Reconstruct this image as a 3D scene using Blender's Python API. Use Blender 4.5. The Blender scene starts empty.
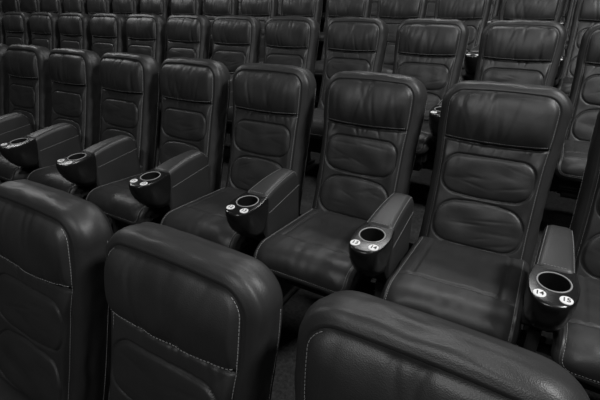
import bpy, bmesh, math, random
import numpy as np
from mathutils import Vector, noise, Matrix
random.seed(4)
COL=bpy.context.scene.collection
def link(o,parent=None):
    COL.objects.link(o)
    if parent: o.parent=parent
    return o
# ---------------------------------------------------------------- materials
def mat(name,base,rough,spec=.5,bump=0,scale=300,kind='leather',coat=0,var=.2):
    m=bpy.data.materials.new(name);m.use_nodes=True
    nt=m.node_tree;b=nt.nodes['Principled BSDF']
    b.inputs['Base Color'].default_value=(base,base,base,1)
    b.inputs['Roughness'].default_value=rough
    b.inputs['Specular IOR Level'].default_value=spec
    b.inputs['Coat Weight'].default_value=coat
    tc=nt.nodes.new('ShaderNodeTexCoord')
    if bump:
        n=nt.nodes.new('ShaderNodeTexNoise' if kind!='leather' else 'ShaderNodeTexVoronoi')
        n.inputs['Scale'].default_value=scale
        nt.links.new(tc.outputs['Object'],n.inputs['Vector'])
        n2=nt.nodes.new('ShaderNodeTexNoise');n2.inputs['Scale'].default_value=scale*.12;n2.inputs['Detail'].default_value=5
        nt.links.new(tc.outputs['Object'],n2.inputs['Vector'])
        mx=nt.nodes.new('ShaderNodeMath');mx.operation='MULTIPLY_ADD'
        nt.links.new(n2.outputs[0],mx.inputs[0]);mx.inputs[1].default_value=1.5
        nt.links.new(n.outputs[0],mx.inputs[2])
        bp=nt.nodes.new('ShaderNodeBump');bp.inputs['Strength'].default_value=bump;bp.inputs['Distance'].default_value=.0015
        nt.links.new(mx.outputs[0],bp.inputs['Height']);nt.links.new(bp.outputs[0],b.inputs['Normal'])
        n3=nt.nodes.new('ShaderNodeTexNoise');n3.inputs['Scale'].default_value=9 if kind=='leather' else 60;n3.inputs['Detail'].default_value=4
        nt.links.new(tc.outputs['Object'],n3.inputs['Vector'])
        mr=nt.nodes.new('ShaderNodeMapRange');mr.inputs['To Min'].default_value=rough-.06;mr.inputs['To Max'].default_value=rough+.06
        nt.links.new(n3.outputs[0],mr.inputs['Value']);nt.links.new(mr.outputs[0],b.inputs['Roughness'])
        cr=nt.nodes.new('ShaderNodeMapRange');cr.inputs['To Min'].default_value=base*(1-var);cr.inputs['To Max'].default_value=base*(1+var)
        nt.links.new(n3.outputs[0],cr.inputs['Value']);nt.links.new(cr.outputs[0],b.inputs['Base Color'])
    return m
LEA=mat('black_leather',.026,.45,.5,.20,420)
PLA=mat('gloss_black_plastic',.008,.27,.6)
SHELL=mat('seat_shell_plastic',.015,.5,.3,.2,200,'noise')
RIM=mat('cup_rim_metal',.26,.4,.5)
CUP=mat('cup_interior',.006,.5,.3)
THR=mat('white_thread',.30,.8,.2)
DISC=mat('number_disc_enamel',.8,.5,.3)
INK=mat('number_ink',.02,.6,.2)
STEEL=mat('dark_steel',.03,.4,.5)
CARPET=mat('carpet',.035,.95,.1,1.0,160,'noise',var=.95)
WALLM=mat('wall_fabric',.02,.9,.1,.4,120,'noise')
# ---------------------------------------------------------------- helpers
def mkmesh(name,V,F,mats,midx=None,smooth=True):
    me=bpy.data.meshes.new(name);me.from_pydata([tuple(v) for v in V],[],F)
    for m in mats: me.materials.append(m)
    if midx is not None: me.polygons.foreach_set('material_index',midx)
    me.polygons.foreach_set('use_smooth',[smooth]*len(F))
    me.update();return me
def slab(name,wfn,H,rt,rb,T,re,mapf,relief,nu,nv,crown,seed,back_mat=1,side_relief=None):
    nc=10
    hs=[rb*(1-math.cos(math.pi/2*k/nc)) for k in range(nc)]
    n=nv
    for k in range(n+1): hs.append(rb+(H-rt-rb)*k/n)
    for k in range(1,nc+1): hs.append(H-rt+rt*math.sin(math.pi/2*k/nc))
    def hw(h):
        w=wfn(h)
        if h>H-rt: a=(h-(H-rt))/rt; w-= rt*(1-math.sqrt(max(0,1-a*a)))
        elif h<rb: a=(rb-h)/rb; w-= rb*(1-math.sqrt(max(0,1-a*a)))
        return w
    R=len(hs);Cn=nu+1
    P2=[]
    for h in hs:
        w=hw(h)
        for i in range(Cn):
            x=w*(-1+2*i/nu)
            P2.append((x,h+crown*(1-(x/.24)**2)*(h/H)**2))
    V=[];F=[];MI=[]
    def q_of(x,h):
        w=wfn(h);dx=w-abs(x);dh=H+crown*(1-(x/.24)**2)-h;db=h
        q=min(dx,dh,db)
        if dx<rt and dh<rt: q=rt-math.hypot(rt-dx,rt-dh)
        return max(0,q)
    for (x,h) in P2:
        V.append(mapf(x,h,relief(x,h,q_of(x,h))))
    idx=lambda r,c:r*Cn+c
    for r in range(R-1):
        for c in range(nu):
            F.append((idx(r,c),idx(r,c+1),idx(r+1,c+1),idx(r+1,c)));MI.append(0)
    bl=[idx(0,c) for c in range(Cn)]+[idx(r,nu) for r in range(1,R)]+[idx(R-1,c) for c in range(nu-1,-1,-1)]+[idx(r,0) for r in range(R-2,0,-1)]
    N=len(bl);nrm=[]
    for k in range(N):
        a=P2[bl[(k-2)%N]];b=P2[bl[(k+2)%N]]
        t=Vector((b[0]-a[0],b[1]-a[1])).normalized();nrm.append((t.y,-t.x))
    prof=[(.0018,.0030)]+[(re*math.sin(a),-re*(1-math.cos(a))) for a in [math.pi/2*k/6 for k in range(1,7)]]
    ns=6
    for k in range(1,ns): prof.append((re+.004*math.sin(math.pi*k/ns),-re-(T-2*re)*k/ns))
    prof+=[(re*math.cos(a),-(T-re)-re*math.sin(a)) for a in [math.pi/2*k/5 for k in range(0,6)]]
    prev=bl
    for pi,(o,d) in enumerate(prof):
        cur=[]
        for k in range(N):
            x,h=P2[bl[k]];nx,nh=nrm[k]
            s=0
            if 2<pi<len(prof)-4: s=.0045*noise.noise(Vector((x*14+seed,h*14,pi*.4)))
            cur.append(len(V));V.append(mapf(x+nx*(o+s),h+nh*(o+s),d))
        for k in range(N):
            k2=(k+1)%N
            F.append((prev[k],cur[k],cur[k2],prev[k2]));MI.append(0 if pi<len(prof)-4 else back_mat)
        prev=cur
    m={bl[k]:prev[k] for k in range(N)}
    for i,(x,h) in enumerate(P2):
        if i not in m:
            m[i]=len(V);V.append(mapf(x,h,-T))
    for r in range(R-1):
        for c in range(nu):
            F.append((m[idx(r,c)],m[idx(r+1,c)],m[idx(r+1,c+1)],m[idx(r,c+1)]));MI.append(back_mat)
    return mkmesh(name,V,F,[LEA,SHELL],MI)
def stitches(name,paths,L=.0065,gap=.0035,r=.0011):
    V=[];F=[]
    for pts in paths:
        pts=[Vector(p) for p in pts]
        segs=[];tot=0
        for a,b in zip(pts,pts[1:]):
            l=(b-a).length
            if l>1e-7: segs.append((tot,a,b,l));tot+=l
        s=0;arr=[]
        while s+L<tot:
            arr.append((s,s+L));s+=L+gap
        si=0
        def walk(s):
            nonlocal si
            while si<len(segs)-1 and s>segs[si][0]+segs[si][3]: si+=1
            t0,a,b,l=segs[si];return a.lerp(b,min(1,(s-t0)/l))
        for s0,s1 in arr:
            a=walk(s0);b=walk(s1);t=(b-a).normalized()
            u=t.orthogonal().normalized();v=t.cross(u)
            base=len(V)
            for p in (a,b):
                for k in range(4):
                    an=math.pi/2*k
                    V.append(p+(u*math.cos(an)+v*math.sin(an))*r)
            for k in range(4):
                F.append((base+k,base+(k+1)%4,base+4+(k+1)%4,base+4+k))
            F.append((base+3,base+2,base+1,base));F.append((base+4,base+5,base+6,base+7))
    return mkmesh(name,V,F,[THR],None,False)
def sm(a,b,x):
    t=min(1,max(0,(x-a)/(b-a)));return t*t*(3-2*t)
# ---------------------------------------------------------------- seat back
HB=.79;TB=.13;REB=.034
ZB=.385
NL=200;cy=[0.];cz=[ZB]
def lean(h):
    t=h/HB
    return .30-.05*t-.14*sm(.62,.95,t)+.04*math.cos(t*5)
for k in range(int(NL*1.15)):
    h=(k+.5)/NL*HB
    a=lean(h);cy.append(cy[-1]+math.sin(a)*HB/NL);cz.append(cz[-1]+math.cos(a)*HB/NL)
def bmap(x,h,d):
    t=h/HB*NL;k=int(math.floor(t));k=min(max(k,0),len(cy)-2);f=t-k
    y=cy[k]+(cy[k+1]-cy[k])*f;z=cz[k]+(cz[k+1]-cz[k])*f
    a=lean(h)
    return (x,y-math.cos(a)*d,z+math.sin(a)*d)
def wback(h):
    t=h/HB
    return .214+.006*sm(.6,.9,t)-.006*math.sin(math.pi*min(1,max(0,t/.8)))
HS=.583
def hseam(x): return HS-.012*(1-(x/.24)**2)+.004
def sdf_box(x,h,hw,h0,h1,r,bow0=0,bow1=0):
    xx=x/hw
    lo=h0+bow0*(1-xx*xx) if abs(xx)<1 else h0
    hi=h1+bow1*(1-xx*xx) if abs(xx)<1 else h1
    cy_=(lo+hi)/2;hh=(hi-lo)/2
    qx=abs(x)-hw+r;qy=abs(h-cy_)-hh+r
    return -(math.hypot(max(qx,0),max(qy,0))+min(max(qx,qy),0)-r)
INS=[(.186,.352,.518,.062,-.014,.002),(.188,.118,.292,.075,-.004,.026)]
def g(x,s): return math.exp(-(x/s)**2)
def back_relief(seed):
    rnd=random.Random(seed*11)
    fold=[(rnd.uniform(-.18,.18),rnd.uniform(.008,.016),rnd.uniform(.0025,.007),rnd.uniform(.05,.12),rnd.uniform(-.3,.3)) for _ in range(8)]
    tfold=[(rnd.uniform(-.17,.17),rnd.uniform(.009,.018),rnd.uniform(.002,.0055),rnd.uniform(.04,.10),rnd.uniform(-.4,.4)) for _ in range(6)]
    lfold=[(rnd.uniform(-.17,.17),rnd.uniform(.005,.010),rnd.uniform(.002,.0050),rnd.uniform(.015,.035),rnd.uniform(-.5,.5)) for _ in range(9)]
    ifold=[]
    for (hw,h0,h1,r,b0,b1) in INS:
        ifold.append([(rnd.uniform(-.12,.12),rnd.uniform(h0+.02,h1-.02),rnd.uniform(.03,.08),rnd.uniform(.005,.009),rnd.uniform(-.35,.35),rnd.uniform(.0005,.0016)) for _ in range(6)])
    def f(x,h,q):
        edge=sm(0,.02,q)
        w=wback(h);xn=x/w
        d=.012*(1-math.exp(-q/.03))
        hs=hseam(x)
        N=lambda a,b,c:noise.noise(Vector((x*a+seed*7.3,h*b,c+seed)))
        if h>hs:
            t=(h-hs)/(HB-hs)
            d+=.032*edge*(max(0,math.sin(math.pi*min(1,t)**.8))**.6)*(1-.35*xn**4)
            for (fx,fs,fa,fl,sl) in fold:
                xx=x-fx-sl*(h-hs)
                d-=fa*g(xx,fs)*math.exp(-(h-hs)/fl)*sm(0,.02,h-hs)
            for (fx,fs,fa,fl,sl) in tfold:
                xx=x-fx-sl*(HB-h)
                d-=fa*g(xx,fs)*math.exp(-(HB-h)/fl)*edge
            d+=.002*edge*N(20,7,0)*sm(0,.04,h-hs)+.008*edge*N(7,7,3)
        else:
            d+=.010*edge*sm(.62,.95,abs(xn))*(1-sm(.5,.57,h))
            d+=.004*edge*N(10,12,1)
            t=(hs-h)
            d+=.008*edge*(1-math.exp(-t/.02))
            for (fx,fs,fa,fl,sl) in lfold:
                d-=fa*g(x-fx-sl*t,fs)*math.exp(-t/fl)*edge
        d-=.012*edge*g(h-hs,.006)
        for j,(hw,h0,h1,r,b0,b1) in enumerate(INS):
            s=sdf_box(x,h,hw,h0,h1,r,b0,b1)
            d-=.008*g(s,.004)*edge
            if s>0:
                d+=.009*(1-math.exp(-s/.020))
                a=sm(0,.02,s)
                d+=.003*N(9,14,9)*a
                for (ix,ih,sx,sh,sl,am) in ifold[j]:
                    d-=am*a*g(x-ix,sx)*g(h-ih-sl*(x-ix),sh)
            else:
                d+=.002*N(20,20,15)*math.exp(s/.03)*edge
        return d
    return f
def outline_pts(wfn,H,rt,rb,inset,crown,n=60,top=True):
    r1=max(rt-inset,.004);L=[]
    for k in range(n+1):
        h=rb+(H-rt-rb)*k/n;L.append((wfn(h)-inset,h))
    for k in range(1,13):
        a=math.pi/2*k/12
        L.append((wfn(H)-inset-r1+r1*math.cos(a),H-inset-r1+r1*math.sin(a)))
    tp=[(x,H-inset) for x in np.linspace(L[-1][0],-L[-1][0],30)[1:-1]]
    Ls=[(-x,h) for x,h in reversed(L)]
    C=lambda P:[(x,h+crown*(1-(x/.24)**2)*(h/H)**2) for x,h in P]
    if not top: return C(L[:-4]),C(Ls[4:])
    return C(L+tp+Ls)
BACKS=[]
RT=.060
for sd in range(6):
    rf=back_relief(sd+1)
    me=slab('seat_back_%d'%sd,wback,HB,RT,.03,TB,REB,bmap,rf,104,170,.010,sd*5.)
    def on(pl,off=.0012):
        out=[]
        for x,h in pl:
            w=wback(h);dx=w-abs(x);dh=HB+.01*(1-(x/.24)**2)-h
            qq=min(dx,dh,h)
            if dx<RT and dh<RT: qq=RT-math.hypot(RT-dx,RT-dh)
            out.append(bmap(x,h,rf(x,h,max(0,qq))+off))
        return out
    paths=[on(q) for q in outline_pts(wback,HB,RT,.03,.006,.010,top=False)]
    xs=np.linspace(-.205,.205,50)
    paths.append(on([(x,hseam(x)+.011) for x in xs]))
    for sg in (-1,1):
        paths.append([bmap(sg*(wback(h)+REB+.0035),h,-TB+REB+.006) for h in np.linspace(.05,HB-RT,60)])
    st=stitches('back_stitch_%d'%sd,paths,r=.0010)
    BACKS.append((me,st))
topv=max(BACKS[0][0].vertices,key=lambda v:v.co.z).co
YT,ZT=topv.y,topv.z
print('TOP',YT,ZT)
# ---------------------------------------------------------------- cushion
HC=.60;TC=.115
ccy=[.045];ccz=[.485]
def cang(h):
    return .06-1.35*sm(.44,.60,h)
for k in range(240):
    h=(k+.5)/200*HC;a=cang(h);ccy.append(ccy[-1]-math.cos(a)*HC/200);ccz.append(ccz[-1]+math.sin(a)*HC/200)
def cmap(x,h,d):
    t=h/HC*200;k=min(max(int(math.floor(t)),0),len(ccy)-2);f=t-k
    y=ccy[k]+(ccy[k+1]-ccy[k])*f;z=ccz[k]+(ccz[k+1]-ccz[k])*f
    a=cang(h)
    return (x,y+math.sin(a)*d,z+math.cos(a)*d)
def wc(h): return .222
def crel(x,h,q):
    edge=sm(0,.02,q)
    d=.018*(1-math.exp(-q/.035))
    d-=.008*edge*g(h-.40,.006)
    d-=.006*edge*g(abs(x)-.165,.005)*(1-sm(.38,.4,h))
    d-=.010*edge*g(x,.12)*g(h-.2,.12)
    d+=.005*edge*noise.noise(Vector((x*9,h*12,4)))+.002*edge*noise.noise(Vector((x*26,h*12,7)))
    return d
CUSH=slab('seat_cushion_mesh',wc,HC,.04,.03,TC*.8,.02,cmap,crel,60,90,.0,3.)
cp=[[cmap(x,h,crel(x,h,.006)+.0012) for x,h in outline_pts(wc,HC,.04,.03,.006,0)]]
CST=stitches('cushion_stitch_mesh',cp,r=.0009)
# ---------------------------------------------------------------- generic loft
def rrect(hw,z0,z1,r,n=6,rb=None):
    rb=rb or r
    pts=[]
    for (sx,sz,a0,rr) in ((1,1,0,r),(-1,1,90,r),(-1,-1,180,rb),(1,-1,270,rb)):
        cx=sx*(hw-rr);cz_=(z1-rr) if sz>0 else (z0+rr)
        for k in range(n+1):
            a=math.radians(a0+90*k/n);pts.append((cx+rr*math.cos(a),cz_+rr*math.sin(a)))
    return pts
def loft(name,secs,mats):
    V=[];F=[];n=len(secs[0][1])
    for y,p in secs:
        for x,z in p: V.append((x,y,z))
    for s in range(len(secs)-1):
        for k in range(n):
            k2=(k+1)%n
            F.append((s*n+k,s*n+k2,(s+1)*n+k2,(s+1)*n+k))
    F.append(tuple(range(n-1,-1,-1)));F.append(tuple((len(secs)-1)*n+k for k in range(n)))
    me=mkmesh(name,V,F,mats)
    bm=bmesh.new();bm.from_mesh(me);bmesh.ops.recalc_face_normals(bm,faces=bm.faces);bm.to_mesh(me);bm.free()
    return me
# ---------------------------------------------------------------- armrest
CY,CZ=-.445,.700
def atop(y): return CZ+.10*(y-CY)
Y0A,LA=-.055,.330
def pad(y):
    t=(Y0A-y)/LA
    return atop(y)+.003+.014*math.sin(math.pi*min(1,max(0,t)))**.8-.045*(1-sm(0,.22,t))**2
secs=[]
for k in range(31):
    t=(k/30)**1.0;y=Y0A-LA*t
    hw=.045+.017*t
    if k==0: hw-=.014
    if k==1: hw-=.004
    if k==30: hw-=.006
    z0=.37+.10*sm(.55,1,t)
    secs.append((y,rrect(hw,z0,pad(y)-(.006 if k==30 else 0),.028 if k not in (0,) else .02,rb=.012)))
ARM=loft('arm_body_mesh',secs,[LEA])
ap=[]
for sgn in (-1,1):
    ap.append([(sgn*(.045+.017*t-.0082),Y0A-LA*t,pad(Y0A-LA*t)-.0075) for t in np.linspace(.06,.97,26)])
    ap.append([(sgn*(.045+.017*t+.0008),Y0A-LA*t,atop(Y0A-LA*t)-.085) for t in np.linspace(.05,.97,26)])
ap.append([(x,Y0A-LA*.95,pad(Y0A-LA*.95)+.0006) for x in np.linspace(-.036,.036,12)])
ARMST=stitches('arm_stitch_mesh',ap,r=.0009)
def nose_plan(n=28):
    pts=[];y0=-.372
    pts.append((-.062,y0));pts.append((-.066,y0-.02))
    for k in range(n+1):
        a=math.pi+math.pi*k/n
        c,sn=math.cos(a),math.sin(a)
        e=2/2.5
        pts.append((.073*math.copysign(abs(c)**e,c),CY+.01+(.128)*math.copysign(abs(sn)**e,sn)))
    pts.append((.066,y0-.02));pts.append((.062,y0))
    return pts
def nose():
    base=nose_plan();V=[];F=[];y0=-.372
    prof=[(.90,0.0,.93),(.965,-.0015,.975),(.99,-.005,.993),(1,-.012,1),(1.0,-.03,1.0),(.985,-.055,.97),(.95,-.085,.90),(.89,-.115,.80),(.80,-.145,.66),(.70,-.165,.52),(.60,-.175,.42)]
    n=len(base)
    for (sx,dz,sy) in prof:
        for (x,y) in base:
            yy=y0+(y-y0)*sy
            V.append((x*sx,yy,atop(yy)+dz))
    for r in range(len(prof)-1):
        for k in range(n):
            k2=(k+1)%n;F.append((r*n+k,r*n+k2,(r+1)*n+k2,(r+1)*n+k))
    F.append(tuple(range(n)));F.append(tuple((len(prof)-1)*n+k for k in range(n-1,-1,-1)))
    me=mkmesh('nose_src',V,F,[PLA,CUP])
    bm=bmesh.new();bm.from_mesh(me);bmesh.ops.recalc_face_normals(bm,faces=bm.faces);bm.to_mesh(me);bm.free()
    o=bpy.data.objects.new('nose_src',me);COL.objects.link(o)
    bm=bmesh.new();bmesh.ops.create_cone(bm,cap_ends=True,segments=48,radius1=.039,radius2=.0465,depth=.12)
    cm=bpy.data.meshes.new('cut');bm.to_mesh(cm);bm.free()
    for m_ in (PLA,CUP): cm.materials.append(m_)
    cm.polygons.foreach_set('material_index',[1]*len(cm.polygons))
    c=bpy.data.objects.new('cut',cm);c.location=(0,CY,CZ-.035);COL.objects.link(c)
    md=o.modifiers.new('b','BOOLEAN');md.operation='DIFFERENCE';md.object=c;md.solver='EXACT'
    bpy.context.view_layer.update()
    dg=bpy.context.evaluated_depsgraph_get()
    res=bpy.data.meshes.new_from_object(o.evaluated_get(dg));res.name='cupholder_mesh'
    bpy.data.objects.remove(o);bpy.data.objects.remove(c)
    res.polygons.foreach_set('use_smooth',[True]*len(res.polygons))
    res.set_sharp_from_angle(angle=math.radians(35))
    return res
NOSE=nose()
def torus(name,R,r,c,tilt,m,n=48,k=10,sz=1.):
    V=[];F=[]
    for i in range(n):
        a=2*math.pi*i/n
        for j in range(k):
            b=2*math.pi*j/k
            x=(R+r*math.cos(b))*math.cos(a);y=(R+r*math.cos(b))*math.sin(a)
            V.append((c[0]+x,c[1]+y,c[2]+tilt*y+r*sz*math.sin(b)))
    for i in range(n):
        for j in range(k):
            F.append((i*k+j,((i+1)%n)*k+j,((i+1)%n)*k+(j+1)%k,i*k+(j+1)%k))
    return mkmesh(name,V,F,[m])
RING=torus('cup_rim_mesh',.0485,.0026,(0,CY,CZ+.0005),.10,RIM,sz=.7)
def disc_mesh(name,parts):
    V=[];F=[]
    for (cx,cy_,r) in parts:
        n=32;b=len(V)
        for (rr,dz) in ((r,-.001),(r,.0015),(r*.9,.0024)):
            for k in range(n):
                a=2*math.pi*k/n;y=cy_+rr*math.sin(a)
                V.append((cx+rr*math.cos(a),y,atop(y)+dz))
        for s in range(2):
            for k in range(n):
                k2=(k+1)%n;F.append((b+s*n+k,b+s*n+k2,b+(s+1)*n+k2,b+(s+1)*n+k))
        F.append(tuple(b+2*n+k for k in range(n)))
    return mkmesh(name,V,F,[DISC],None,False)
DX=.036
DISCS=disc_mesh('number_discs_mesh',[(-DX,-.520,.0185),(DX,-.520,.0185)])
def box_bm(bm,x0,x1,y0,y1,z0,z1,bev=.006):
    r=bmesh.ops.create_cube(bm,size=1)
    for v in r['verts']:
        v.co=Vector((x0+(v.co.x+.5)*(x1-x0),y0+(v.co.y+.5)*(y1-y0),z0+(v.co.z+.5)*(z1-z0)))
    es=list({e for v in r['verts'] for e in v.link_edges})
    bmesh.ops.bevel(bm,geom=es,offset=bev,segments=2,affect='EDGES')
bm=bmesh.new()
box_bm(bm,-.022,.022,-.30,.02,.02,.40);box_bm(bm,-.045,.045,-.36,.06,.0,.022,.004)
SUP=bpy.data.meshes.new('support_mesh');bm.to_mesh(SUP);bm.free();SUP.materials.append(STEEL)
bm=bmesh.new()
box_bm(bm,-.215,.215,-.40,.06,.30,.41,.02);box_bm(bm,-.19,.19,-.34,.02,.23,.31,.02)
box_bm(bm,-.29,.29,-.20,-.14,.22,.27,.008)
PAN=bpy.data.meshes.new('pan_mesh');bm.to_mesh(PAN);bm.free();PAN.materials.append(SHELL)
dig={}
def digit(s):
    if s not in dig:
        c=bpy.data.curves.new('num_'+s,'FONT');c.body=s;c.size=.025;c.align_x='CENTER';c.align_y='CENTER';c.extrude=.0003;c.offset=.0004
        c.materials.append(INK)
        o=bpy.data.objects.new('t',c);COL.objects.link(o);bpy.context.view_layer.update()
        me=bpy.data.meshes.new_from_object(o.evaluated_get(bpy.context.evaluated_depsgraph_get()))
        bpy.data.objects.remove(o);dig[s]=me
    return dig[s]
# ---------------------------------------------------------------- rows
S=.6
BX,BY,BZ=-.184,2.051,-.306
D,RZ=1.335,.208
FL_B=BZ-ZT
rows={ 'A':(-.106,-1,range(-1,4)), 'B':(BX,0,range(-2,9)), 'C':(-.278,1,range(-3,14)),'D':(-.36,2,range(-4,19)),'E':(-.44,3,range(-4,23)),'F':(-.52,4,range(-4,24))}
for rn,(x0,ri,rg) in rows.items():
    for i in rg:
        rnd=random.Random(ri*100+i)
        x=x0-S*i;y=BY+D*ri-YT;z=FL_B+RZ*ri
        rot=math.radians(rnd.uniform(-.7,.7));sx=1
        if rn=='A':
            x=x0-.633*i;y+=-.060+.003*i;z-=.035;rot=math.radians(-1.);sx=1.075
        e=bpy.data.objects.new('cinema_seat',None);e.location=(x,y,z);e.rotation_euler=(0,0,rot);e.scale=(sx,1,1);e.empty_display_size=.1;link(e)
        me,st=BACKS[(i*7+ri*5+(i//3))%6]
        link(bpy.data.objects.new('back_rest',me),e);link(bpy.data.objects.new('back_stitching',st),e)
        link(bpy.data.objects.new('seat_cushion',CUSH),e);link(bpy.data.objects.new('cushion_stitching',CST),e)
        link(bpy.data.objects.new('seat_pan',PAN),e)
        ax=S/2
        for nm,m in (('armrest_body',ARM),('armrest_stitching',ARMST),('cup_holder',NOSE),('cup_rim',RING),('number_discs',DISCS),('side_support',SUP)):
            o=link(bpy.data.objects.new(nm,m),e);o.location=(ax,0,0)
        if rn in 'BC':
            num=14-i
            for dx,nn in ((-DX,num),(DX,num+1)):
                o=link(bpy.data.objects.new('seat_number',digit(str(nn))),e)
                o.location=(ax+dx,-.520,atop(-.520)+.0028);o.rotation_euler=(math.atan(.10),0,0)
# ---------------------------------------------------------------- room
def boxobj(name,x0,x1,y0,y1,z0,z1,m):
    bm=bmesh.new();r=bmesh.ops.create_cube(bm,size=1)
    for v in bm.verts: v.co=Vector((x0+(v.co.x+.5)*(x1-x0),y0+(v.co.y+.5)*(y1-y0),z0+(v.co.z+.5)*(z1-z0)))
    me=bpy.data.meshes.new(name);bm.to_mesh(me);bm.free();me.materials.append(m)
    return link(bpy.data.objects.new(name,me))
XL,XR=-15.6,3.6
bm=bmesh.new()
zb=FL_B-3*RZ-.3
for ri in range(-2,5):
    yb=BY+D*ri-YT
    y1=yb+.42;y0=y1-D
    if ri==-2: y0=-3.
    if ri==4: y1+=.8
    dz=-.035 if ri==-1 else 0
    r=bmesh.ops.create_cube(bm,size=1)
    for v in r['verts']: v.co=Vector((XL+(v.co.x+.5)*(XR-XL),y0+(v.co.y+.5)*(y1-y0),zb+(v.co.z+.5)*(FL_B+RZ*ri+dz-zb)))
    ylast=y1
me=bpy.data.meshes.new('floor');bm.to_mesh(me);bm.free();me.materials.append(CARPET);link(bpy.data.objects.new('floor',me))
CE=3.2
boxobj('wall_back',XL,XR,ylast,ylast+.15,zb,CE,WALLM)
boxobj('wall_left',XL-.15,XL,-3,ylast+.15,zb,CE,WALLM)
boxobj('wall_right',XR,XR+.15,-3,ylast+.15,zb,CE,WALLM)
boxobj('ceiling',XL-.15,XR+.15,-3,ylast+.15,CE,CE+.1,WALLM)
# ---------------------------------------------------------------- lights
def area(name,loc,target,sx,sy,power):
    l=bpy.data.lights.new(name,'AREA');l.shape='RECTANGLE';l.size=sx;l.size_y=sy;l.energy=power
    o=bpy.data.objects.new(name,l);o.location=loc
    o.rotation_euler=(Vector(target)-Vector(loc)).to_track_quat('-Z','Y').to_euler();link(o)
area('ceiling_light_main',(2.1,1.6,2.7),(-.6,2.3,-.4),.8,.6,155)
area('ceiling_light_front',(-.6,-2.2,2.9),(-.9,3.0,-.1),1.2,.5,80)
area('ceiling_light_back',(-1.2,4.4,3.1),(-1.2,1.6,-.5),2.4,.5,80)
area('ceiling_light_side',(-7,2.6,3.0),(-4,4.4,-.3),2,.6,75)
w=bpy.data.worlds.new('w');bpy.context.scene.world=w;w.use_nodes=True
w.node_tree.nodes['Background'].inputs[0].default_value=(.5,.5,.5,1);w.node_tree.nodes['Background'].inputs[1].default_value=.05
# ---------------------------------------------------------------- camera
f,p,yaw=430.,.429,.532
cd=bpy.data.cameras.new('camera');cd.sensor_width=36;cd.lens=36*f/600;cd.clip_start=.02
co=bpy.data.objects.new('camera',cd);link(co)
r=Vector((math.cos(yaw),math.sin(yaw),0));h=Vector((-math.sin(yaw),math.cos(yaw),0));z=Vector((0,0,1))
fw=h*math.cos(p)-z*math.sin(p);up=h*math.sin(p)+z*math.cos(p)
M=Matrix((r,up,-fw)).transposed();co.rotation_euler=M.to_euler()
bpy.context.scene.camera=co
bpy.context.scene.view_settings.view_transform='Standard'
